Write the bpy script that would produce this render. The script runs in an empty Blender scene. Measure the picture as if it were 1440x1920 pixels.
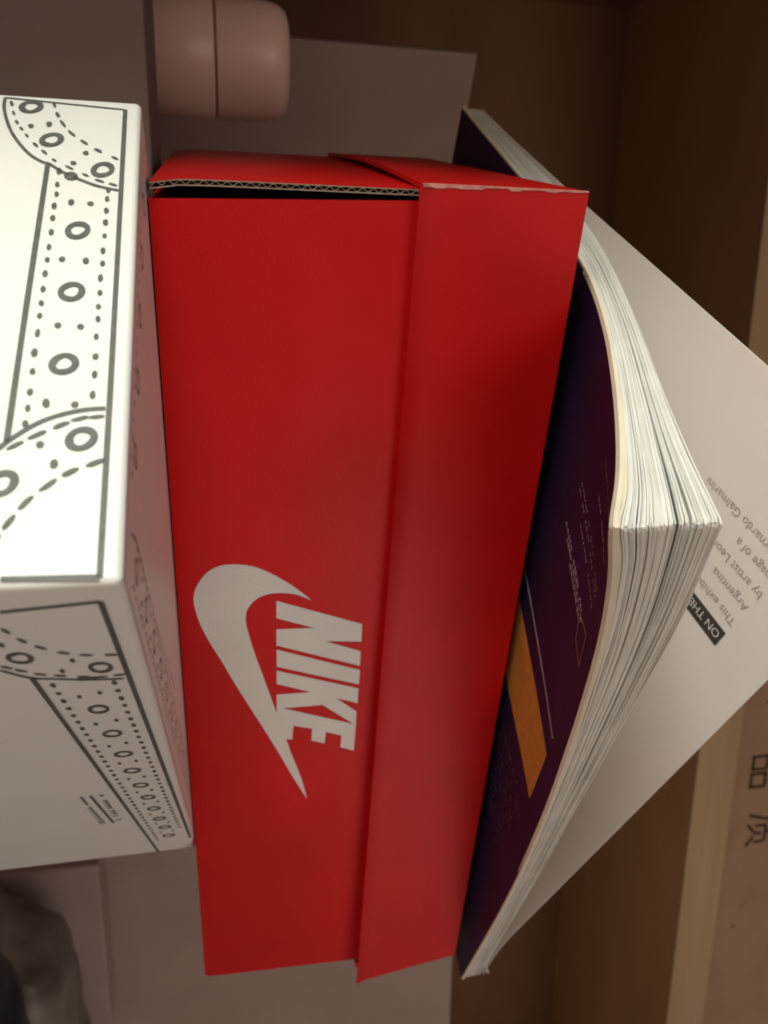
import bpy, bmesh, math, random
from mathutils import Vector, Matrix, noise

# ------------------------------------------------------------------ camera, world, light
scene = bpy.context.scene
C = scene.collection
EYE_Z = .24
CAB_YAW = .246                      # camera axes turned into the cabinet's axes
PITCH, ROLL = .20399, -.03785

def rz(v, a):
    c, s = math.cos(a), math.sin(a)
    return Vector((c * v[0] - s * v[1], s * v[0] + c * v[1], v[2]))

def world_pt(v):                    # camera-levelled frame -> cabinet frame (floor at z = 0)
    return rz(v, -CAB_YAW) + Vector((0, 0, EYE_Z))

fwd = Vector((0, math.cos(PITCH), math.sin(PITCH)))
right = Vector((1, 0, 0)); up = right.cross(fwd)
r2 = math.cos(ROLL) * right + math.sin(ROLL) * up
u2 = -math.sin(ROLL) * right + math.cos(ROLL) * up
f_w, r_w, u_w = rz(fwd, -CAB_YAW), rz(r2, -CAB_YAW), rz(u2, -CAB_YAW)
cam_data = bpy.data.cameras.new('camera')
cam = bpy.data.objects.new('camera', cam_data); C.objects.link(cam)
cx, cy, cz = u_w, -r_w, -f_w        # the phone was held on its side
cam.matrix_world = Matrix(((cx.x, cy.x, cz.x, 0), (cx.y, cy.y, cz.y, 0), (cx.z, cy.z, cz.z, EYE_Z), (0, 0, 0, 1)))
cam_data.sensor_fit = 'VERTICAL'; cam_data.sensor_height = 36; cam_data.sensor_width = 27
cam_data.lens = 1468.35 / 1920 * 36
cam_data.clip_start = .005; cam_data.clip_end = 50
cam_data.dof.use_dof = True; cam_data.dof.focus_distance = .21; cam_data.dof.aperture_fstop = 18
scene.camera = cam

world = bpy.data.worlds.new('World'); scene.world = world; world.use_nodes = True
bg = world.node_tree.nodes['Background']
bg.inputs[0].default_value = (1.0, .80, .66, 1); bg.inputs[1].default_value = .06

def area_light(name, loc, target, size, power, col):
    l = bpy.data.lights.new(name, 'AREA'); l.shape = 'DISK'; l.size = size; l.energy = power; l.color = col
    o = bpy.data.objects.new(name, l); C.objects.link(o); o.location = loc
    o.rotation_euler = (Vector(target) - Vector(loc)).to_track_quat('-Z', 'Y').to_euler()
    return o
area_light('room_lamp', (-.63, -.14, .16), (.0, .20, .22), .24, 5.4, (.98, 1.0, .90))
area_light('room_fill', (1.0, -.50, .72), (.15, .3, .25), .8, 2.7, (1.0, .85, .77))
area_light('overhead_fill', (-.15, -1.0, 1.0), (0, .35, .25), .9, 3.6, (1.0, .82, .72))  # unseen fill added high in front to brighten bottle and white box top

scene.view_settings.view_transform = 'Standard'; scene.view_settings.look = 'None'
scene.view_settings.exposure = 0; scene.view_settings.gamma = 1; scene.view_settings.use_curve_mapping = False
scene.cycles.max_bounces = 8; scene.cycles.filter_width = 1.9

# ------------------------------------------------------------------ materials
def mat(name, col, rough=.6, var=.12, scale=60, bump=.0, bscale=300, stretch=(1, 1, 1), spec=.4, coat=0, col2=None, metallic=0):
    m = bpy.data.materials.new(name); m.use_nodes = True
    nt = m.node_tree; N = nt.nodes; L = nt.links; b = N['Principled BSDF']
    b.inputs['Roughness'].default_value = rough; b.inputs['Specular IOR Level'].default_value = spec
    b.inputs['Coat Weight'].default_value = coat; b.inputs['Metallic'].default_value = metallic
    tc = N.new('ShaderNodeTexCoord'); mp = N.new('ShaderNodeMapping'); L.new(tc.outputs['Object'], mp.inputs[0])
    mp.inputs['Scale'].default_value = stretch
    nz = N.new('ShaderNodeTexNoise'); nz.inputs['Scale'].default_value = scale; nz.inputs['Detail'].default_value = 6
    L.new(mp.outputs[0], nz.inputs['Vector'])
    rp = N.new('ShaderNodeValToRGB'); rp.color_ramp.elements[0].position = .3; rp.color_ramp.elements[1].position = .7
    lo = [c * (1 - var) for c in col]; hi = [min(1, c * (1 + var)) for c in col] if col2 is None else list(col2)
    rp.color_ramp.elements[0].color = (*lo, 1); rp.color_ramp.elements[1].color = (*hi, 1)
    L.new(nz.outputs['Fac'], rp.inputs[0]); L.new(rp.outputs[0], b.inputs['Base Color'])
    if bump:
        n2 = N.new('ShaderNodeTexNoise'); n2.inputs['Scale'].default_value = bscale; n2.inputs['Detail'].default_value = 4
        L.new(mp.outputs[0], n2.inputs['Vector'])
        bp = N.new('ShaderNodeBump'); bp.inputs['Strength'].default_value = bump; bp.inputs['Distance'].default_value = .0006
        L.new(n2.outputs['Fac'], bp.inputs['Height']); L.new(bp.outputs[0], b.inputs['Normal'])
    return m

M = dict(
    red=mat('red_coated_board', (.56, .003, .003), .45, .10, 14, .12, 1500, spec=.32),
    redlid=mat('red_lid_board', (.54, .0035, .0035), .45, .07, 30, .10, 1500, spec=.32),
    print_white=mat('white_ink_on_board', (.72, .68, .64), .5, .04, 60, .2, 900),
    kraft=mat('kraft_board', (.30, .19, .125), .85, .2, 120, .4, 700),
    liner=mat('raw_board_edge', (.34, .25, .19), .85, .15, 200, .3, 900),
    worn=mat('torn_red_paper', (.62, .26, .22), .8, .3, 500),
    white=mat('white_satin_board', (.84, .84, .80), .38, .02, 25, .08, 500, spec=.45),
    ink=mat('grey_black_ink', (.11, .112, .10), .5, .2, 400),
    inkpale=mat('faded_ink', (.36, .30, .30), .6, .25, 300),
    inkthin=mat('seam_line', (.13, .10, .10), .6, .2, 300),
    purple=mat('dark_purple_cover', (.022, .008, .036), .5, .2, 40, .1, 600, spec=.2),
    orange=mat('orange_label_ink', (.52, .20, .035), .45, .12, 250, spec=.3),
    gilt=mat('orange_outline_ink', (.40, .17, .07), .5),
    greytext=mat('pale_text_ink', (.42, .33, .40), .5, .3, 800),
    faint=mat('faint_text_ink', (.14, .075, .11), .5, .3, 800),
    paper=mat('page_paper', (.80, .79, .74), .75, .05, 90, .15, 900),
    paper2=mat('page_paper_shade', (.73, .72, .67), .75, .06, 90, .15, 900),
    paper3=mat('page_paper_grey', (.60, .61, .57), .75, .08, 90, .15, 900),
    pagegreen=mat('page_green_print', (.035, .06, .045), .6, .2, 90),
    cream=mat('cover_raw_edge', (.78, .72, .56), .75, .06, 120),
    coverwhite=mat('cover_inner_white', (.84, .775, .73), .5, .015, 20, .06, 300),
    textgrey=mat('grey_print', (.42, .37, .34), .6, .1, 200),
    textdark=mat('dark_bar_print', (.05, .042, .036), .55, .15, 200),
    textpale=mat('white_print', (.72, .70, .66), .55, .1, 200),
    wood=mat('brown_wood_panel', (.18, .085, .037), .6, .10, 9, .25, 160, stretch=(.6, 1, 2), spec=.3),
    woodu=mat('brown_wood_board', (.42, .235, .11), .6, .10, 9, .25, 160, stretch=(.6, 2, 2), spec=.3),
    edgewood=mat('pale_wood_edge', (.40, .27, .14), .6, .10, 22, .2, 120, stretch=(.15, 2, 3)),
    desk=mat('light_wood_desk', (.74, .65, .57), .5, .08, 10, .1, 80, stretch=(.3, 4, 1)),
    carton=mat('beige_carton', (.46, .35, .30), .8, .07, 14, .2, 300),
    boardmat=mat('brown_board', (.31, .215, .17), .8, .07, 14, .2, 300),
    carton2=mat('tan_carton', (.33, .205, .12), .8, .08, 16, .25, 300),
    stamp=mat('brown_stamp_ink', (.035, .015, .006), .8, .4, 150),
    stain=mat('brown_stain', (.14, .07, .03), .85, .2, 150),
    greybox=mat('grey_brown_card', (.215, .165, .138), .7, .05, 20, .15, 300),
    plastic=mat('cream_plastic', (.88, .62, .53), .33, .03, 20, .05, 300, spec=.5),
    plasticbody=mat('cream_plastic_body', (.70, .62, .56), .4, .03, 20),
    seam=mat('plastic_seam', (.30, .16, .11), .6, .1, 20),
    bag=mat('olive_brown_bag', (.17, .155, .12), .35, .45, 25, .5, 60),
    bluecloth=mat('dark_blue_cloth', (.030, .036, .046), .5, .5, 30, .6, 200),
    creamcard=mat('cream_card', (.44, .345, .30), .75, .06, 20),
)

# ------------------------------------------------------------------ mesh helpers
def obj(name, verts, faces, m, parent=None, smooth=False):
    me = bpy.data.meshes.new(name); me.from_pydata([tuple(v) for v in verts], [], faces); me.validate(); me.update()
    bm = bmesh.new(); bm.from_mesh(me); bmesh.ops.recalc_face_normals(bm, faces=bm.faces); bm.to_mesh(me); bm.free()
    if smooth:
        for p in me.polygons: p.use_smooth = True
    me.materials.append(M[m] if isinstance(m, str) else m)
    o = bpy.data.objects.new(name, me); C.objects.link(o)
    if parent: o.parent = parent
    return o

def empty(name, loc, yaw=0):
    o = bpy.data.objects.new(name, None); C.objects.link(o); o.location = loc; o.rotation_euler = (0, 0, yaw)
    o.empty_display_size = .02
    return o

def tag(o, label=None, cat=None, group=None, kind=None):
    for k, v in (('label', label), ('category', cat), ('group', group), ('kind', kind)):
        if v: o[k] = v
    return o

def bevel(o, w, seg=3):
    md = o.modifiers.new('bevel', 'BEVEL'); md.width = w; md.segments = seg; md.limit_method = 'ANGLE'; md.angle_limit = math.radians(40)
    for p in o.data.polygons: p.use_smooth = True
    wn = o.modifiers.new('wn', 'WEIGHTED_NORMAL'); wn.keep_sharp = True
    return o

HEX = [(0, 1, 2, 3), (4, 5, 6, 7), (0, 1, 5, 4), (1, 2, 6, 5), (2, 3, 7, 6), (3, 0, 4, 7)]
def hexa(name, bottom, top, m, parent=None, bv=0):
    o = obj(name, list(bottom) + list(top), HEX, m, parent)
    return bevel(o, bv) if bv else o

def box(name, x0, x1, y0, y1, z0, z1, m, parent=None, bv=0):
    return hexa(name, [(x0, y0, z0), (x1, y0, z0), (x1, y1, z0), (x0, y1, z0)], [(x0, y0, z1), (x1, y0, z1), (x1, y1, z1), (x0, y1, z1)], m, parent, bv)

def slab(name, fn, nu, nv, m, parent, smooth=True):
    """closed sheet: fn(u, v, side) with side 0/1 gives the two skins"""
    V, Fc = [], []
    for s in (0, 1):
        for i in range(nu + 1):
            for j in range(nv + 1): V.append(fn(i / nu, j / nv, s))
    k = (nu + 1) * (nv + 1); I = lambda s, i, j: s * k + i * (nv + 1) + j
    for s in (0, 1):
        for i in range(nu):
            for j in range(nv): Fc.append((I(s, i, j), I(s, i + 1, j), I(s, i + 1, j + 1), I(s, i, j + 1)))
    for i in range(nu):
        for j in (0, nv): Fc.append((I(0, i, j), I(0, i + 1, j), I(1, i + 1, j), I(1, i, j)))
    for j in range(nv):
        for i in (0, nu): Fc.append((I(0, i, j), I(0, i, j + 1), I(1, i, j + 1), I(1, i, j)))
    o = obj(name, V, Fc, m, parent)
    if smooth:
        for p in o.data.polygons: p.use_smooth = True
        ns = 2 * nu * nv
        for p in list(o.data.polygons)[ns:]: p.use_smooth = False
        md = o.modifiers.new('edge', 'EDGE_SPLIT'); md.split_angle = math.radians(50)
    return o

class Ink:
    """flat print collected in 2-D, then laid on a surface by a mapping function"""
    def __init__(s): s.v, s.f = [], []
    def poly(s, pts):
        n = len(s.v); s.v += list(pts); s.f.append(tuple(range(n, n + len(pts))))
    def line(s, pts, w, jit=0):
        P = [Vector(p) for p in pts]
        if len(P) == 2: P = [P[0].lerp(P[1], t / 8) for t in range(9)]
        n = len(s.v); R = random.Random(len(s.v))
        for i, p in enumerate(P):
            t = (P[min(i + 1, len(P) - 1)] - P[max(i - 1, 0)]).normalized(); q = Vector((-t.y, t.x))
            k = w / 2 * (1 + jit * R.uniform(-1, 1))
            s.v += [p + q * k, p - q * k]
        for i in range(len(P) - 1): s.f.append((n + 2 * i, n + 2 * i + 1, n + 2 * i + 3, n + 2 * i + 2))
    def blob(s, c, rx, ry, ang=0, seed=0, n=12):
        R = random.Random(seed); k = len(s.v); ca, sa = math.cos(ang), math.sin(ang)
        for i in range(n):
            t = 2 * math.pi * i / n; q = 1 + R.uniform(-.10, .10); x, y = rx * q * math.cos(t), ry * q * math.sin(t)
            s.v.append(Vector((c[0] + x * ca - y * sa, c[1] + x * sa + y * ca)))
        s.f.append(tuple(range(k, k + n)))
    def ring(s, c, r, r_in, seed=0, n=28, sq=1.0, ang=0):
        R = random.Random(seed); k = len(s.v); ca, sa = math.cos(ang), math.sin(ang)
        for i in range(n):
            t = 2 * math.pi * i / n; o1 = 1 + .04 * math.sin(2 * t + seed); o2 = 1 + .07 * math.sin(3 * t + 2 * seed)
            for rr in (r * o1, r_in * o2):
                x, y = rr * math.cos(t), rr * sq * math.sin(t); s.v.append(Vector((c[0] + x * ca - y * sa, c[1] + x * sa + y * ca)))
        for i in range(n):
            j = (i + 1) % n; s.f.append((k + 2 * i, k + 2 * i + 1, k + 2 * j + 1, k + 2 * j))
    def build(s, name, m, parent, fn):
        me_v = [fn(p[0], p[1]) for p in s.v]
        me = bpy.data.meshes.new(name); me.from_pydata([tuple(v) for v in me_v], [], s.f); me.update()
        bm = bmesh.new(); bm.from_mesh(me)
        bmesh.ops.triangulate(bm, faces=[f for f in bm.faces if len(f.verts) > 4]); bm.to_mesh(me); bm.free()
        me.materials.append(M[m]); o = bpy.data.objects.new(name, me); C.objects.link(o); o.parent = parent
        return o

def catmull(pts, k=4):
    P = [Vector(p) for p in pts]; out = []
    for i in range(len(P) - 1):
        p0, p1, p2, p3 = P[max(i - 1, 0)], P[i], P[i + 1], P[min(i + 2, len(P) - 1)]
        for j in range(k):
            t = j / k
            out.append(.5 * ((2 * p1) + (p2 - p0) * t + (2 * p0 - 5 * p1 + 4 * p2 - p3) * t * t + (3 * p1 - p0 - 3 * p2 + p3) * t ** 3))
    out.append(P[-1]); return out

# ------------------------------------------------------------------ the cabinet
tag(box('desk_top', -1.3, 1.7, -.9, .80, -.03, 0, 'desk'), kind='structure')
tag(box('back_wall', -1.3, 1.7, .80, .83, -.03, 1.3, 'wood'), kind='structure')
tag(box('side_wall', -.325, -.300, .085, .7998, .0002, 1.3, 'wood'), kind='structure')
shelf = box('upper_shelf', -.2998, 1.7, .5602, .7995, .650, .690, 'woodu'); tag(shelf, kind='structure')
box('front_edge', -.2998, 1.7, .5562, .5600, .6498, .6902, 'edgewood', shelf, .0008)

# ------------------------------------------------------------------ white box with strap drawing
E0 = world_pt((.01015, .1376, -.01655)); WH = E0.z
ang_a = math.radians(180 - 32.41) - CAB_YAW; ang_b = math.radians(90 - 31.53) - CAB_YAW
va = Vector((math.cos(ang_a), math.sin(ang_a), 0)); vb = Vector((math.cos(ang_b), math.sin(ang_b), 0))
wb = empty('white_box', (E0.x, E0.y, 0))
tag(wb, 'white cardboard box printed with dotted strap drawings, under the red shoebox', 'box')
WA, WB_ = .1428, .2585
o0 = Vector((0, 0, 0)); H_ = Vector((0, 0, 1))
bot = [o0, va * WA, va * WA + vb * WB_, vb * WB_]
shell = hexa('shell', bot, [p + H_ * (WH - .0002) for p in bot], 'white', wb, .0016)
na = va.cross(H_) ; nb = vb.cross(H_)
n_bright = -vb + va * vb.dot(va); n_bright.normalize()      # outward normal of the lit face
n_grey = -va + vb * va.dot(vb); n_grey.normalize()
bright = lambda a, z: va * a + H_ * (WH + z) + n_bright * .00022
grey = lambda b, z: vb * b + H_ * (WH + z) + n_grey * .00022
top = lambda a, b: va * a + vb * b + H_ * (WH + .00008)

BRIGHT_LINES = [([(0.1404,-0.0332), (0.1384,-0.0041)],0.0005), ([(0.1384,-0.0041), (0.0542,-0.0039), (0.0012,-0.0039)],0.0011), ([(0.0012,-0.0039), (0.0017,-0.0194)],0.001), ([(0.1404,-0.0332), (0.1366,-0.0331), (0.1316,-0.0321), (0.1259,-0.0303), (0.1209,-0.0278), (0.1169,-0.0251), (0.1144,-0.0222), (0.1139,-0.0207), (0.1112,-0.0178), (0.1083,-0.0134), (0.1061,-0.0091), (0.1049,-0.0046)],0.0008), ([(0.1138,-0.021), (0.0662,-0.0213), (0.0301,-0.0214)],0.0011), ([(0.0268,-0.0244), (0.0289,-0.0224), (0.0301,-0.0214), (0.0327,-0.0187), (0.035,-0.0156), (0.0366,-0.012), (0.0376,-0.0082), (0.0379,-0.0046)],0.0009)]
BRIGHT_DASHES = [[(0.138,-0.0315), (0.1339,-0.0306), (0.1301,-0.0295), (0.1275,-0.0282), (0.1247,-0.0267), (0.1212,-0.0244), (0.1184,-0.0222), (0.1154,-0.0197), (0.1128,-0.0161), (0.1102,-0.0123), (0.1082,-0.009), (0.107,-0.0059)],[(0.1385,-0.0214), (0.1343,-0.0203), (0.1306,-0.0188), (0.1267,-0.0165), (0.1232,-0.0133), (0.1202,-0.0099), (0.1175,-0.0059)],[(0.1112,-0.0183), (0.1061,-0.0183), (0.1025,-0.0182), (0.0982,-0.0184), (0.0938,-0.0184), (0.089,-0.0183), (0.084,-0.0184), (0.0798,-0.0184), (0.0754,-0.0185), (0.0706,-0.0185), (0.0664,-0.0185), (0.0627,-0.0185), (0.0578,-0.0185), (0.0524,-0.0186), (0.0474,-0.0185), (0.0421,-0.0185), (0.0381,-0.0185), (0.0344,-0.0186)],[(0.1047,-0.0069), (0.1015,-0.007), (0.0972,-0.007), (0.093,-0.007), (0.0883,-0.007), (0.0833,-0.0071), (0.0791,-0.007), (0.0744,-0.0072), (0.0698,-0.0071), (0.0656,-0.0072), (0.062,-0.0071), (0.0569,-0.0072), (0.0514,-0.0071), (0.0466,-0.007), (0.0413,-0.0071)],[(0.0293,-0.0199), (0.0317,-0.0163), (0.0339,-0.0123), (0.0354,-0.0091), (0.0358,-0.006)],[(0.025,-0.0057), (0.023,-0.01), (0.0203,-0.0135), (0.0167,-0.0169), (0.0127,-0.0193), (0.0091,-0.0211)]]
BRIGHT_RINGS = [(0.1371,-0.0268), (0.1236,-0.0209), (0.1126,-0.0085), (0.0899,-0.0128), (0.07,-0.0128), (0.0494,-0.0129), (0.0306,-0.0085), (0.0209,-0.0213)]
BRIGHT_DOTS = [(0.1288,-0.0261), (0.13,-0.022), (0.1189,-0.0127), (0.1146,-0.0153), (0.0998,-0.0148), (0.0995,-0.0106), (0.0801,-0.0154), (0.0798,-0.0105), (0.06,-0.0148), (0.0597,-0.0104), (0.0393,-0.0154), (0.0389,-0.0102), (0.0294,-0.0156), (0.0249,-0.0129)]
GREY_LINES = [([(0.0085,-0.0213), (0.0075,-0.0129), (0.0066,-0.0046)],0.0009), ([(0.0066,-0.0046), (0.0309,-0.0044), (0.066,-0.0042), (0.0998,-0.0031), (0.1608,-0.0022), (0.2337,-0.0013)],0.0011), ([(0.0347,-0.0275), (0.04,-0.0229), (0.0415,-0.0187), (0.0429,-0.0143), (0.0439,-0.0098), (0.0443,-0.0052)],0.0007), ([(0.04,-0.0227), (0.1103,-0.0206), (0.2599,-0.0161)],0.0011)]
GREY_DASHES = [[(0.0163,-0.0222), (0.021,-0.0205), (0.0248,-0.018), (0.0281,-0.0145), (0.03,-0.0106), (0.0308,-0.006)],[(0.0335,-0.026), (0.0357,-0.0239), (0.0384,-0.0208), (0.04,-0.0172), (0.0416,-0.0129), (0.0424,-0.0096), (0.042,-0.0058)],[(0.0452,-0.0196), (0.215,-0.0145)],[(0.0452,-0.0196), (0.0497,-0.0193)],[(0.0464,-0.0074), (0.1935,-0.0045)],[(0.0464,-0.0074), (0.0514,-0.0073)]]
GREY_RINGS = [(0.0293,-0.0226), (0.0371,-0.0089), (0.0628,-0.013), (0.0822,-0.0125), (0.1014,-0.0121), (0.1193,-0.0118), (0.1374,-0.0113), (0.1544,-0.0107), (0.1719,-0.0104), (0.1895,-0.01), (0.2061,-0.0094), (0.2234,-0.0092)]
GREY_DOTS = [(0.0224,-0.0243), (0.0323,-0.0136), (0.0375,-0.0164), (0.0534,-0.0157), (0.0519,-0.0112), (0.0734,-0.0152), (0.0718,-0.0102), (0.0929,-0.0147), (0.0913,-0.0102)]
TOP_LINE = [(0.0136,0.0067), (0.0172,0.0186), (0.0183,0.0516), (0.0221,0.0912), (0.025,0.123)]
TOP_DASH = [(0.0109,0.0118), (0.0096,0.0121), (0.0084,0.0142), (0.007,0.0146), (0.0138,0.0366), (0.011,0.0405), (0.0143,0.0584), (0.0117,0.061), (0.0166,0.1044), (0.0143,0.1044), (0.0664,0.0116), (0.0584,0.0133), (0.0479,0.0081), (0.0419,0.0094), (0.0342,0.0082), (0.0275,0.0097)]
ink = Ink()
for pts, w in BRIGHT_LINES: ink.line(catmull(pts) if len(pts) > 2 else pts, w, .06)
sizes = [(.0010, .0004), (.0013, .00045), (.0010, .00055), (.0010, .00055), (.0019, .0005), (.0017, .00055)]
for q, (lst, (rl, rw)) in enumerate(zip(BRIGHT_DASHES, sizes)):
    for i, p in enumerate(lst):
        t = Vector(lst[min(i + 1, len(lst) - 1)]) - Vector(lst[max(i - 1, 0)])
        k = random.Random(i * 7 + q).uniform(.75, 1.25)
        ink.blob(p, rl * k, rw * random.Random(i + q).uniform(.85, 1.15), math.atan2(t.y, t.x), i)
for i, p in enumerate(BRIGHT_RINGS): ink.ring(p, .0031, .0016, i, sq=.86, ang=.6)
for i, p in enumerate(BRIGHT_DOTS): ink.blob(p, .0008 + .0003 * (i % 3 == 1), .0007, 0, i)
ink.ring((.1095, -.0155), .0016, .0007, 3, n=16)
ink.build('strap_drawing', 'ink', wb, bright)
ink = Ink()
for pts, w in GREY_LINES: ink.line(catmull(pts) if len(pts) == 6 and w < .001 else (pts[0], pts[-1]), w, .06)
for q, lst in enumerate(GREY_DASHES[:2]):
    for i, p in enumerate(lst):
        t = Vector(lst[min(i + 1, len(lst) - 1)]) - Vector(lst[max(i - 1, 0)])
        ink.blob(p, .0014, .00045, math.atan2(t.y, t.x), i + q)
for k in (2, 4):
    a, b = Vector(GREY_DASHES[k][0]), Vector(GREY_DASHES[k][1]); n = int((b - a).length / .0050)
    for i in range(n + 4):
        ink.blob(a.lerp(b, i / n), .0010 * random.Random(i).uniform(.8, 1.3), .0006, 0, i + k)
for i, p in enumerate(GREY_RINGS): ink.ring(p, .0029, .0018, i, sq=.85)
dot_pairs = list(GREY_DOTS)
for i in range(4, len(GREY_RINGS) - 1):
    m_ = (Vector(GREY_RINGS[i]) + Vector(GREY_RINGS[i + 1])) / 2
    dot_pairs += [(m_.x, m_.y - .0023), (m_.x - .001, m_.y + .0023)]
ink.blob((.0428, -.0125), .0010, .0022, 0, 3)
for i, p in enumerate(dot_pairs): ink.blob(p, .0010, .0005, 0, i)
ink.build('strap_drawing', 'ink', wb, grey)
# small block of print
ink = Ink(); R = random.Random(5)
for row, (z0_, hgt) in enumerate(((-.0240, .0017), (-.0272, .0010), (-.0300, .0013))):
    x = .1445
    while x < .187:
        w = R.uniform(.0008, .0024)
        if row == 1: ink.line([(x, z0_ + .03 * (x - .1445)), (x + w + .0006, z0_ + .03 * (x + w - .1445))], .0009)
        elif R.random() < .8:
            ink.line([(x, z0_ + .03 * (x - .1445)), (x + w, z0_ + .03 * (x - .1445))], .0005)
            ink.line([(x + w * .5, z0_ - hgt / 2), (x + w * .5, z0_ + hgt / 2)], .0006)
        x += w + .0006
ink.build('small_print', 'ink', wb, grey)
ink = Ink()
ink.line([(.0009, .0012), (.1385, .0012)], .0003, .4); ink.line([(.0012, .0010), (.0012, .200)], .0003, .4)
ink.line(catmull(TOP_LINE), .00022, .3)
ink.build('edge_seam', 'inkthin', wb, top)
ink = Ink(); R = random.Random(9)
for i in range(11):
    ink.ring((.0115 + .0004 * i, .018 + .0185 * i), .0030, .0021, i, sq=.9)
    ink.blob((.0090 + .0004 * i, .0272 + .0185 * i), .0006, .0012, 0, i); ink.blob((.0142 + .0004 * i, .0268 + .0185 * i), .0006, .0010, 0, i)
for i in range(44):
    for a_ in (.0058, .0166): ink.blob((a_ + .0001 * i, .014 + .0045 * i), .0005, .0012 * R.uniform(.6, 1.3), 0, i)
for i in range(24): ink.blob((.026 + .0045 * i, .0058), .0012 * R.uniform(.6, 1.3), .0005, 0, i)
for i in range(5): ink.ring((.034 + .02 * i, .0105), .0030, .0021, i, sq=.9)
ink.build('top_marks', 'inkpale', wb, top)

# ------------------------------------------------------------------ red shoebox
B0 = world_pt((-.09093, .21473, -.01655)); B0.z += .0003
NYAW = .50508 - CAB_YAW
sb = empty('shoebox', B0, NYAW)
tag(sb, 'red cardboard shoebox with white wordmark and curved tick logo, lid slightly torn', 'box')
L_, D_, HB, HT = .362, .185, .0737, .1250
SK = .035                                       # the carton is pushed slightly out of square
def sk(x, y, z): return (x + SK * y, y, z)
def panel(name, x0, x1, y0, y1, z0, z1, m, parent, bv=0, dx=0):
    b_ = [sk(x0, y0, z0), sk(x1, y0, z0), sk(x1, y1, z0), sk(x0, y1, z0)]
    t_ = [sk(x0 - dx, y0, z1), sk(x1 + dx, y0, z1), sk(x1 + dx, y1, z1), sk(x0 - dx, y1, z1)]
    return hexa(name, b_, t_, m, parent, bv)
TOPZ = .1215
fx0, fx1, gx0, gx1 = .0054, .3556, .0014, .3620
def front_fn(u, v, s):
    x = (fx0 + (gx0 - fx0) * v) * (1 - u) + (fx1 + (gx1 - fx1) * v) * u
    bow = .0010 * math.sin(math.pi * u) * math.sin(math.pi * v) + .0006 * math.sin(5 * u + 2 * v)
    return (x, -bow * .5 + .0004 + .0014 * s + .0011 * math.exp(-v * TOPZ / .0016), TOPZ * v)
fp = slab('front_panel', lambda u, v, s: front_fn(u, v ** 1.8, s), 24, 20, 'red', sb)
bpn = panel('back_panel', .004, .358, D_ - .002, D_, 0, TOPZ, 'red', sb)
btm = panel('bottom_panel', .0056, .3545, .0022, D_ - .0024, .0004, .0019, 'red', sb)
rp_ = hexa('end_panel', [sk(.3530, .0022, 0), sk(.3548, .0022, 0), sk(.3548, D_ - .0026, 0), sk(.3530, D_ - .0026, 0)],
           [sk(.3594, .0022, TOPZ), sk(.3612, .0022, TOPZ), sk(.3612, D_ - .0026, TOPZ), sk(.3594, D_ - .0026, TOPZ)], 'red', sb)
# left end wall, its raw corrugated edge turned to the front
def wallx(y, z): return -.0004 + SK * y + .0016 * math.exp(-z / .004)
def skin(x0, x1, y0):
    def fn(u, v, s):
        y = y0 + (D_ - .003 - y0) * u; z = .0006 + (TOPZ - .0006) * v
        return (wallx(y, z) + (x1 if s else x0), y, z)
    return fn
lp = slab('end_panel', skin(0, .0003, -.0002), 10, 16, 'red', sb)
slab('liner', skin(.00032, .0006, -.0003), 10, 16, 'liner', lp)
slab('liner', skin(.0017, .0020, -.0003), 10, 16, 'liner', lp)
V, Fc = [], []
nw = 300
for i in range(nw + 1):
    z = .001 + (TOPZ - .002) * i / nw
    x = .00115 + .00052 * math.sin(2 * math.pi * z / .0031)
    for dx in (-.00009, .00009):
        for y in (-.0003, D_ - .004): V.append((wallx(y, z) + x + dx, y, z))
for i in range(nw):
    a = 4 * i; b = a + 4
    Fc += [(a, a + 1, b + 1, b), (a + 2, a + 3, b + 3, b + 2), (a, a + 2, b + 2, b), (a + 1, a + 3, b + 3, b + 1)]
obj('fluting', V, Fc, 'liner', lp)
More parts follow.
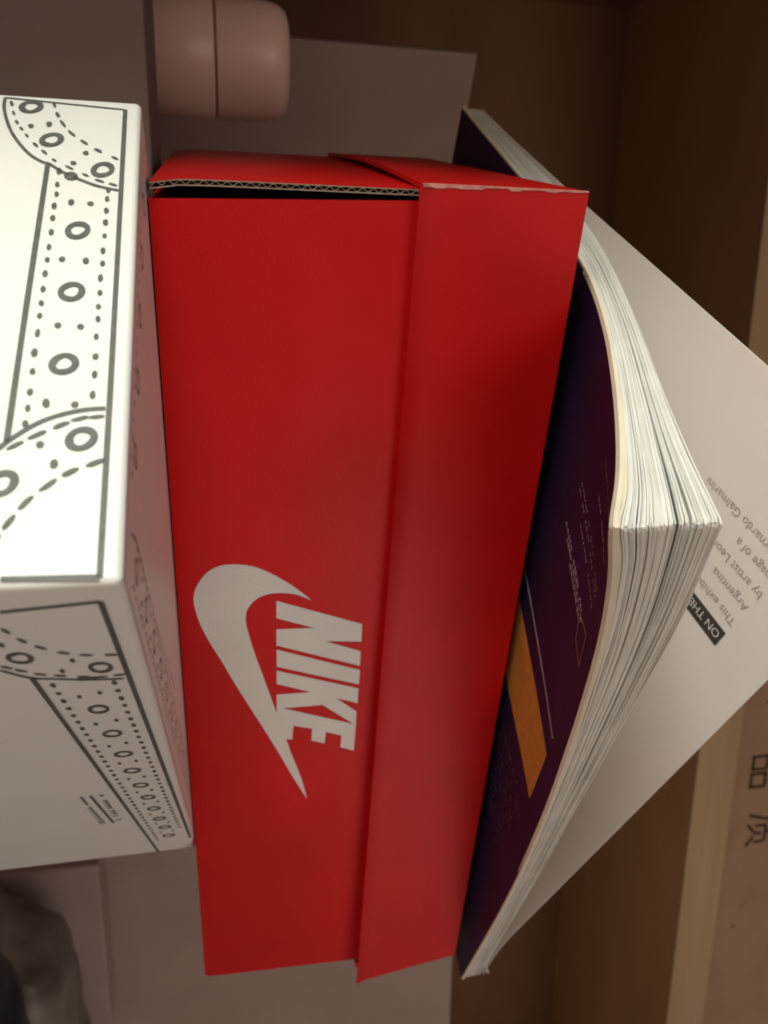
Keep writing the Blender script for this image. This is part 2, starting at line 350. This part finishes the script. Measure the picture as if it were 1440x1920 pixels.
# printed logo, slightly proud of the panel
LOGO = [[(0.139,0.0467), (0.1337,0.0415), (0.1296,0.0366), (0.1263,0.0319), (0.1237,0.0272), (0.1224,0.0226), (0.122,0.018), (0.1227,0.014), (0.1249,0.0105), (0.1286,0.0077), (0.1324,0.006), (0.1366,0.0055), (0.141,0.006), (0.1474,0.0075), (0.1553,0.0104), (0.1642,0.0143), (0.1743,0.0184), (0.1854,0.0232), (0.1983,0.0289), (0.2123,0.0349), (0.2259,0.0404), (0.2409,0.0469), (0.2316,0.0451), (0.2219,0.0425), (0.2134,0.04), (0.2053,0.0379), (0.1914,0.0342), (0.1842,0.0323), (0.1722,0.0291), (0.161,0.0261), (0.1522,0.0241), (0.1468,0.0232), (0.1427,0.0234), (0.1399,0.0246), (0.1371,0.027), (0.1353,0.0306), (0.1349,0.0348), (0.1356,0.0397), (0.137,0.0433)],[(0.1382,0.0341), (0.151,0.0658), (0.1592,0.066), (0.1578,0.0522), (0.1638,0.0659), (0.1709,0.066), (0.1582,0.0341), (0.1508,0.0341), (0.1513,0.0479), (0.1458,0.0341)],[(0.1601,0.0342), (0.173,0.0661), (0.1802,0.0661), (0.1682,0.0342)],[(0.1701,0.0342), (0.1822,0.066), (0.1898,0.066), (0.1862,0.0574), (0.1942,0.0658), (0.2006,0.0659), (0.2007,0.0649), (0.1891,0.0521), (0.1891,0.0368), (0.1885,0.0342), (0.1819,0.0342), (0.182,0.0473), (0.1766,0.0342)],[(0.1885,0.0342), (0.1891,0.0368), (0.2007,0.0649), (0.2006,0.0659), (0.2155,0.0657), (0.2128,0.0601), (0.2063,0.0602), (0.2036,0.0538), (0.2098,0.0534), (0.2075,0.0481), (0.2011,0.0482), (0.1986,0.0408), (0.206,0.0403), (0.2053,0.0379), (0.1914,0.0342)]]
def on_front(u, z):
    v = z / TOPZ; uu = (u - (fx0 + (gx0 - fx0) * v)) / ((fx1 - fx0) + ((gx1 - gx0) - (fx1 - fx0)) * v)
    x, y, zz = front_fn(uu, v, 0); return (u, y - .00018, z)
def fine(pts, step=.004):
    out = []
    for i, p in enumerate(pts):
        a, b = Vector(p), Vector(pts[(i + 1) % len(pts)]); n = max(1, int((b - a).length / step))
        out += [a.lerp(b, j / n) for j in range(n)]
    return out
tick = catmull(LOGO[0][:22], 4)[:-1] + catmull(LOGO[0][21:] + LOGO[0][:1], 4)[:-1]
ink = Ink(); ink.poly(tick); ink.build('tick_logo', 'print_white', fp, on_front)
for k, P in enumerate(LOGO[1:]):
    ink = Ink(); ink.poly(fine(P)); ink.build('letter', 'print_white', fp, lambda u, z: (on_front(u, z)[0], on_front(u, z)[1] - .00004, z))
# lid
lid = empty('lid', (0, 0, 0)); lid.parent = sb
LX0, LX1 = -.0019, .3640
def lid_front(u, v, s):
    x = LX0 + (LX1 - LX0 + .0016 * (1 - v)) * u
    stand = .0026 + .0050 * u ** 2 * (1 - v)          # the skirt stands off further along the box
    lip = .0013 * max(0, 1 - v * (HT - HB) / .0045) ** 2
    bow = .0008 * math.sin(math.pi * u) * (1 - v)
    return (x, -stand - lip - bow + .0013 * s, HB + (HT - .0008 - HB) * v - .0009 * u * (1 - v))
lf = slab('front_skirt', lid_front, 40, 14, 'redlid', lid)
def lid_end(u, v, s):
    y = -.0012 + (D_ + .002) * u
    flare = .0020 * math.sin(math.pi * min(1, u * 1.05)) * (1 - v) ** 1.5
    return (LX0 + SK * max(y, 0) - flare + .0013 * s, y, HB + .0005 + (HT - .0012 - HB) * v)
slab('end_skirt', lid_end, 16, 8, 'redlid', lid)
def lid_top(u, v, s):
    x = LX0 + .0002 + (LX1 - LX0 - .0004) * u; y = -.0025 + (D_ + .0045) * v
    return (x + SK * max(y, 0), y, HT - .0012 * s)
slab('top_panel', lid_top, 12, 8, 'redlid', lid)
hexa('end_skirt', [sk(LX1 + .0002, -.0002, HB), sk(LX1 + .0015, -.0002, HB), sk(LX1 + .0015, D_ + .001, HB), sk(LX1 + .0002, D_ + .001, HB)],
     [sk(LX1 - .0016, -.0002, HT - .0014), sk(LX1 - .0003, -.0002, HT - .0014), sk(LX1 - .0003, D_ + .001, HT - .0014), sk(LX1 - .0016, D_ + .001, HT - .0014)], 'redlid', lid)
panel('back_skirt', LX0, LX1, D_ + .0012, D_ + .0024, HB, HT - .0014, 'redlid', lid)
# torn paper along the lid's corner
V, Fc = [], []; R = random.Random(3); jag = .0006
for i in range(41):
    t = i / 40; z = HB + .0008 + (HT - HB - .001) * t
    if i % 3 == 0: jag = R.uniform(.0003, .0013) * (1.25 - t)
    x, y, zz = lid_front(0, t, 0)
    V += [(x - .00012, y + .0012, z), (x - .00016, y - .00016, z), (x + jag, y - .00016, z)]
for i in range(40):
    a = 3 * i; Fc += [(a, a + 1, a + 4, a + 3), (a + 1, a + 2, a + 5, a + 4)]
obj('torn_edge', V, Fc, 'worn', lid)

# ------------------------------------------------------------------ magazine lying across the lid
MAG_A, MAG_B = .2648, .346            # spine-side length and fore-edge length of the magazine
def cubic(tab, x):
    n = len(tab) - 1; x = min(max(x, 0.), 1.) * n; i = min(int(x), n - 1); f = x - i
    p1, p2 = tab[i], tab[i + 1]
    p0 = tab[i - 1] if i else 2 * p1 - p2
    p3 = tab[i + 2] if i + 2 <= n else 2 * p2 - p1
    return p1 + .5 * f * (p2 - p0 + f * (2 * p0 - 5 * p1 + 4 * p2 - p3 + f * (3 * (p1 - p2) + p3 - p0)))
LB = [-.0246, -.0134, -.0041, .0036, .0090, .0112, .0112, .0102, .0088, .0072, .0060]
LT = [.0000, .0035, .0085, .0140, .0188, .0222, .0232, .0220, .0190, .0160, .0135]
RB = [-.0246, -.0160, -.0103, -.0058, -.0018, .0012, .0036, .0052, .0061, .0067, .0073]
RT = [.0000, .0043, .0064, .0079, .0094, .0110, .0126, .0138, .0149, .0161, .0180]
def coons(L, R, far, al, be):
    c = L[0]; ea, eb = L[-1], R[-1]
    z = cubic(L, al) * (1 - be) + cubic(R, be) * (1 - al) - c * (1 - al) * (1 - be)
    return z + (ea * (1 - be) + far * be) * al * 0 + (eb * (1 - al) + far * al) * be - eb * (1 - al) * be \
        + (ea * (1 - be) + far * be) * al - ea * al * (1 - be) - far * al * be
def page_bottom(al, be):
    return coons(LB, RB, .002, al, be) - .10 * (al * (1 - al) * be * (1 - be))
def page_top(al, be):
    return coons(LT, RT, .013, al, be) - .04 * (al * (1 - al) * be * (1 - be))
MC = world_pt((.00522, .15492, .1085)); MC.z = B0.z + HT + .0002
mag = empty('magazine', MC, 2.36088 - math.pi / 2 - CAB_YAW)       # local x along the fore edge, y along the tail edge
tag(mag, 'thick paperback magazine sagging off the red shoebox lid, purple back cover with orange label', 'magazine')
def over_lid(x, y):
    """how far inside the lid's outline a magazine point lies (negative outside)"""
    p = rz(Vector((x, y, 0)), mag.rotation_euler.z) + Vector((MC.x, MC.y, 0)) - Vector((B0.x, B0.y, 0))
    q = rz(p, -NYAW)
    return min(q.x - SK * q.y - LX0, LX1 + .002 - q.x + SK * q.y, q.y + .006, D_ + .003 - q.y)
def pz(al, be, k):
    """height of the leaf at fraction k of the block"""
    x, y = be * MAG_B, al * MAG_A
    zb, zt = page_bottom(al, be), page_top(al, be)
    w = over_lid(x, y)
    f = min(1, max(0, (w + .012) / .012)); f = f * f * (3 - 2 * f)
    lift = max(0, .0012 - zb) * f
    zb += lift; zt = max(zt, zb + .006)
    return zb + (zt - zb) * k
def cover_z(al, be):
    s = 1 - al - be
    plane = .012 + .04428 * s
    low = pz(al, be, 1) + .0008
    d_ = plane - low
    return low + (d_ if d_ > .004 else .004 * math.exp((d_ - .004) / .004)) - .0006
NP = 38
def dens(t): return t ** 1.8          # finer rows near the loose corner
R = random.Random(11)
t_far = lambda al, be: (pz(al, be, 1) - pz(al, be, 0)) / NP
def leaf(k, ins_a, ins_b, fill, wav, ph):
    rad = .0008 + .0016 * ((ph * 7.3) % 1)
    def fn(u, v, s):
        al = ins_a + (1 - ins_a) * dens(u); be = ins_b + (1 - ins_b) * dens(v)
        z = pz(al, be, k); t = t_far(al, be) * fill
        near = math.exp(-((al * MAG_A) ** 2 + (be * MAG_B) ** 2) / .0045)
        z += near * wav * t_far(al, be)
        edge = math.exp(-min(al * MAG_A, be * MAG_B) / .006)
        z += edge * .14 * t_far(al, be) * math.sin(ph + 16 * al + 22 * be)
        if k > .9:
            dd = math.hypot(al * MAG_A, (1 - be) * MAG_B); z += .004 * max(0, 1 - dd / .014) ** 2
        x, y = be * MAG_B, al * MAG_A
        z -= .0022 * math.exp(-((x * x + y * y) / .00006)) * (1 - k) ** 2
        r = rad
        if x < r and y < r:                       # thumbed, rounded corner
            m_ = max(r - x, r - y); n_ = math.hypot(r - x, r - y)
            if n_ > 0: x, y = r - (r - x) * m_ / n_, r - (r - y) * m_ / n_
        x += .00010 * edge * math.sin(ph * 3 + 34 * al + 5 * k); y += .00010 * edge * math.sin(ph * 5 + 30 * be + 7 * k)
        return (x, y, z + (t / 2 if s else -t / 2))
    return fn
wid = [R.choice((.5, .7, .8, 1, 1, 1.3, 1.8)) for _ in range(NP)]
tot = sum(wid); acc = 0
for k in range(NP):
    kc = (acc + wid[k] / 2) / tot; w_ = wid[k] / tot * NP; acc += wid[k]
    q = R.random(); dark = kc > .57 and not any(o_.get('green') for o_ in mag.children)
    m = 'pagegreen' if dark else 'cream' if k < 2 else 'paper3' if q < .10 else 'paper2' if q < .40 else 'paper'
    fill = R.choice((1.0, 1.0, 1.0, .98, .97, .84)) * w_
    o_ = slab('page', leaf(kc, R.uniform(0, .0022) + (.003 if dark else 0), R.uniform(0, .0018) + (.002 if dark else 0), fill, R.uniform(-.3, .3), R.uniform(0, 6)), 36, 40, m, mag)
    if dark: o_['green'] = 1
# back cover: print side down
def back_z(al, be):
    z = pz(al, be, 0)
    dd = math.hypot(al * MAG_A, be * MAG_B)
    z -= .0011 * math.exp(-(dd / .010) ** 2) + .0004 * math.exp(-(dd / .05) ** 2)
    return z - .0006
def back_fn(u, v, s): return (v * MAG_B, u * MAG_A, back_z(u, v) - (.0004 if s else 0))
bc = slab('back_cover', lambda u, v, s: back_fn(dens(u), dens(v), s), 64, 72, 'purple', mag)
def on_back(al, be): return (be * MAG_B, al * MAG_A, back_z(al, be) - .00058)
# pale raw edge of the cover board, fore edge and tail edge
V, Fc = [], []
for side in (0, 1):
    base = len(V); n = 70
    for i in range(n + 1):
        t = dens(i / n)
        al, be = (t, 0) if side == 0 else (0, t)
        z = back_z(al, be); x, y = be * MAG_B, al * MAG_A
        off = (-.0007, -.0007) if i == 0 else (-.0007, .0) if side == 0 else (.0, -.0007)
        V += [(x + off[0] - .0002, y + off[1] - .0002, z - .00042), (x + off[0] - .0002, y + off[1] - .0002, z + .0008), (x + .001, y + .001, z + .0004), (x + .001, y + .001, z - .00030)]
    for i in range(n):
        a = base + 4 * i; b = a + 4
        for q in range(4): Fc.append((a + q, a + (q + 1) % 4, b + (q + 1) % 4, b + q))
    Fc += [tuple(base + q for q in range(4)), tuple(base + 4 * n + q for q in range(4))]
obj('cover_edge', V, Fc, 'cream', bc)
def gridpoly(ink, a0, a1, b0, b1, n=14, m=5):
    for i in range(n):
        for j in range(m):
            A = [a0 + (a1 - a0) * (i + q) / n for q in (0, 1)]; Bq = [b0 + (b1 - b0) * (j + q) / m for q in (0, 1)]
            ink.poly([(A[0], Bq[0]), (A[1], Bq[0]), (A[1], Bq[1]), (A[0], Bq[1])])
ink = Ink(); 
LQ = lambda u, v: (.047 + (.44 - .047) * u, (.3675 - .037 * u) + (.098 + .004 * u) * v)
for i in range(40):
    for j in range(10): ink.poly([LQ((i + p) / 40, (j + q) / 10) for p, q in ((0, 0), (1, 0), (1, 1), (0, 1))])
ink.build('orange_label', 'orange', bc, on_back)
ink = Ink()
ink.line([(.046 + .012 * i, .334 - .0012 * i) for i in range(28)], .0035); ink.build('rule_line', 'greytext', bc, on_back)
ink = Ink(); R = random.Random(2)
def textrow(ink, be, a0, a1, h, dens_=.85):
    x = a0
    while x < a1:
        w = R.uniform(.003, .010)
        if R.random() < dens_:
            ink.line([(x, be), (x + w, be)], h * .30)
            ink.line([(x + w * .3, be - h / 2), (x + w * .3, be + h / 2)], .0016)
            if R.random() < .6: ink.line([(x + w * .8, be - h / 2), (x + w * .8, be + h * .3)], .0016)
        x += w + R.uniform(.001, .004)
for be, a0, a1, h in ((.1740, .075, .225, .0055), (.1800, .078, .20, .0050), (.1860, .080, .18, .0048), (.1400, .057, .175, .0018), (.1255, .055, .21, .0022), (.1175, .055, .21, .0018), (.0790, .050, .140, .0032), (.0465, .052, .150, .0012)):
    textrow(ink, be, a0, a1, h)
ink.build('back_text', 'greytext', bc, on_back)
ink = Ink()
for i in range(9): textrow(ink, .505 + .0175 * i, .05 + .004 * i, .36, .0045, .6)
ink.build('fine_text', 'faint', bc, on_back)
ink = Ink(); D4 = [(.0888, .1796), (.0488, .1674), (.0418, .2041), (.0755, .2039)]
for i in range(4): ink.line([D4[i], D4[(i + 1) % 4]], .0017)
ink.build('diamond_mark', 'gilt', bc, on_back)
ink = Ink()
for i in range(7):
    textrow(ink, .374 + .0115 * i, .17, .42, .0035, .7)
ink.build('label_text', 'gilt', bc, lambda al, be: (be * MAG_B, al * MAG_A, back_z(al, be) - .0009))
# front cover, its white inner side seen from below
def cover_fn(u, v, s): return (v * MAG_B, u * MAG_A, cover_z(u, v) + (.00035 if s else 0))
fc = slab('front_cover', cover_fn, 30, 34, 'coverwhite', mag)
def on_cover(a, b): return (b, a, cover_z(a / MAG_A, b / MAG_B) - .00015)
def text_on(name, s, a0, b0, em, m, dz=0):
    cu = bpy.data.curves.new(name, 'FONT'); cu.body = s; cu.size = em; cu.resolution_u = 3
    to = bpy.data.objects.new(name, cu); C.objects.link(to)
    bpy.context.view_layer.update()
    me = bpy.data.meshes.new_from_object(to.evaluated_get(bpy.context.evaluated_depsgraph_get()))
    bpy.data.objects.remove(to); bpy.data.curves.remove(cu)
    me.name = name
    for v in me.vertices:
        x, y, z = on_cover(a0 + v.co.x, b0 + v.co.y); v.co = (x, y, z - dz)
    me.materials.clear(); me.materials.append(M[m])
    o = bpy.data.objects.new(name, me); C.objects.link(o); o.parent = fc
    return o
ink = Ink(); gridpoly(ink, .0183, .058, .0706, .0770, 10, 3); ink.build('title_bar', 'textdark', fc, on_cover)
text_on('title_text', 'ON THE COVER', .0193, .0722, .0041, 'textpale', .00012)
for s_, a_, b_ in (('This exhibition', .0183, .0645), ('Argentina', .0183, .0575), ('by artist Leonardo', .0175, .0508), ('image of a', .0175, .0440), ('Bernardo Galmarini', .0215, .0376)):
    text_on('caption_line', s_, a_, b_, .0042, 'textgrey')

# ------------------------------------------------------------------ things behind the stack
gb = empty('grey_box', (-.19, .355, 0))
tag(gb, 'plain grey-brown card box standing in front of the cream bottle', 'box')
box('shell', -.105, .17, -.030, .030, 0, .2195, 'greybox', gb, .0012)

bt = empty('bottle', (-.129, .455, 0)); tag(bt, 'cream plastic bottle with a wide two-part screw cap', 'bottle')
def lathe(name, prof, m, parent, n=48):
    V, Fc = [], []
    for r, z in prof:
        for i in range(n): V.append((r * math.cos(2 * math.pi * i / n), r * math.sin(2 * math.pi * i / n), z))
    for j in range(len(prof) - 1):
        for i in range(n): Fc.append((j * n + i, j * n + (i + 1) % n, (j + 1) * n + (i + 1) % n, (j + 1) * n + i))
    Fc += [tuple(range(n)), tuple((len(prof) - 1) * n + i for i in range(n))]
    o = obj(name, V, Fc, m, parent, True); md = o.modifiers.new('e', 'EDGE_SPLIT'); md.split_angle = math.radians(45); return o
lathe('body', [(.030, 0), (.033, .003), (.033, .196), (.031, .203), (.026, .2085), (.024, .2095)], 'plasticbody', bt)
lathe('neck_ring', [(.0270, .2100), (.0282, .2112), (.0282, .2440), (.0277, .2446)], 'plastic', bt)
lathe('gap_ring', [(.0268, .2442), (.0268, .2462)], 'seam', bt)
cap = lathe('cap', [(.0274, .2456), (.0280, .2461), (.0279, .262), (.0275, .270), (.0262, .2765), (.0235, .2805), (.019, .2820), (0.001, .2823)], 'plastic', bt)

ca = box('board', 0, .215, 0, .006, 0, .438, 'boardmat', None, .001); ca.location = (-.192, .617, 0); ca.rotation_euler.z = .54
tag(ca, 'thin beige board standing at an angle behind the cream bottle', 'board')
cb = empty('carton', (.60, .74, 0)); tag(cb, 'wide plain beige carton against the brown back wall', 'box')
box('shell', -.55, .62, -.04, .04, 0, .4745, 'carton', cb, .0015)
cc = empty('low_box', (.56, .655, 0)); tag(cc, 'low cream card box behind the dark crumpled bag', 'box')
box('shell', -.09, .085, -.02, .02, 0, .1215, 'creamcard', cc, .003)

def lump(name, cx_, cy_, rx, ry, h, m, seed, label, cat):
    n, k = 56, 22; V, Fc = [], []
    for j in range(k + 1):
        t = j / k
        for i in range(n):
            a = 2 * math.pi * i / n
            rr = math.cos(t * math.pi / 2) ** .45; z = h * math.sin(t * math.pi / 2) ** .8
            x, y = rx * rr * math.copysign(abs(math.cos(a)) ** .8, math.cos(a)), ry * rr * math.copysign(abs(math.sin(a)) ** .8, math.sin(a))
            d_ = noise.turbulence(Vector((x * 16 + seed, y * 16, z * 20)), 3, False) - .5
            s_ = 1 + .10 * d_
            V.append((x * s_, y * s_, max(0, z * (1 + .07 * d_)) if j else 0))
    for j in range(k):
        for i in range(n): Fc.append((j * n + i, j * n + (i + 1) % n, (j + 1) * n + (i + 1) % n, (j + 1) * n + i))
    Fc.append(tuple(range(n)))
    o = obj(name, V, Fc, m, None, True); o.location = (cx_, cy_, 0); return tag(o, label, cat)
lump('crumpled_bag', .585, .555, .175, .075, .116, 'bag', 1.3, 'crumpled olive-brown bag slumped beside the white box', 'bag')
lump('folded_cloth', .475, .405, .150, .070, .116, 'bluecloth', 4.1, 'dark blue cloth heaped in front of the crumpled bag', 'cloth')

# ------------------------------------------------------------------ stamped carton on the upper shelf
st = empty('stamped_carton', (.42, .66, .6904)); tag(st, 'tan carton stamped with brown characters, standing on the upper shelf', 'box')
box('shell', -.62, .70, -.090, .09, 0, .30, 'carton2', st, .0012)
on_st = lambda x, z: (x - .42, -.0903, z + EYE_Z - .6904)
def char(name, strokes, x0, z0_, w, h, lw):
    ink = Ink()
    for s_ in strokes: ink.line(catmull([(x0 + p[0] * w, z0_ + p[1] * h) for p in s_], 6), lw, .22)
    return ink.build(name, 'stamp', st, on_st)
sq = lambda x0, y0, x1, y1: [[(x0, y0), (x0, (y0 + y1) / 2), (x0, y1)], [(x0 - .03, y1), ((x0 + x1) / 2, y1), (x1 + .03, y1)], [(x1, y1), (x1, (y0 + y1) / 2), (x1, y0)], [(x0, y0 + .05), ((x0 + x1) / 2, y0 + .05), (x1, y0 + .05)]]
char('character', sq(.27, .62, .73, .98) + sq(.03, .0, .42, .42) + sq(.56, .0, .97, .42), .3915, .4765, .034, .040, .0031)
char('character', [[(.80, .99), (.5, .93), (.2, .90)], [(.2, .90), (.17, .5), (.02, .02)], [(.2, .68), (.6, .69), (.98, .69)], [(.58, .92), (.58, .7), (.57, .52)],
     [(.36, .5), (.36, .35), (.36, .2)], [(.36, .5), (.6, .51), (.85, .5)], [(.85, .5), (.85, .35), (.85, .2)], [(.6, .42), (.57, .22), (.3, .0)], [(.66, .2), (.8, .12), (.95, .0)]], .4545, .4815, .036, .040, .0031)
char('character', [[(.5, 0), (.5, .5), (.5, 1)]], .318, .484, .036, .03, .003)
ink = Ink()
for i, (x, z, r) in enumerate(((.558, .488, .0016), (.553, .491, .0011), (.580, .481, .0018), (.556, .485, .0009))): ink.blob((x, z), r, r * .7, i, i)
ink.build('stain', 'stain', st, on_st)
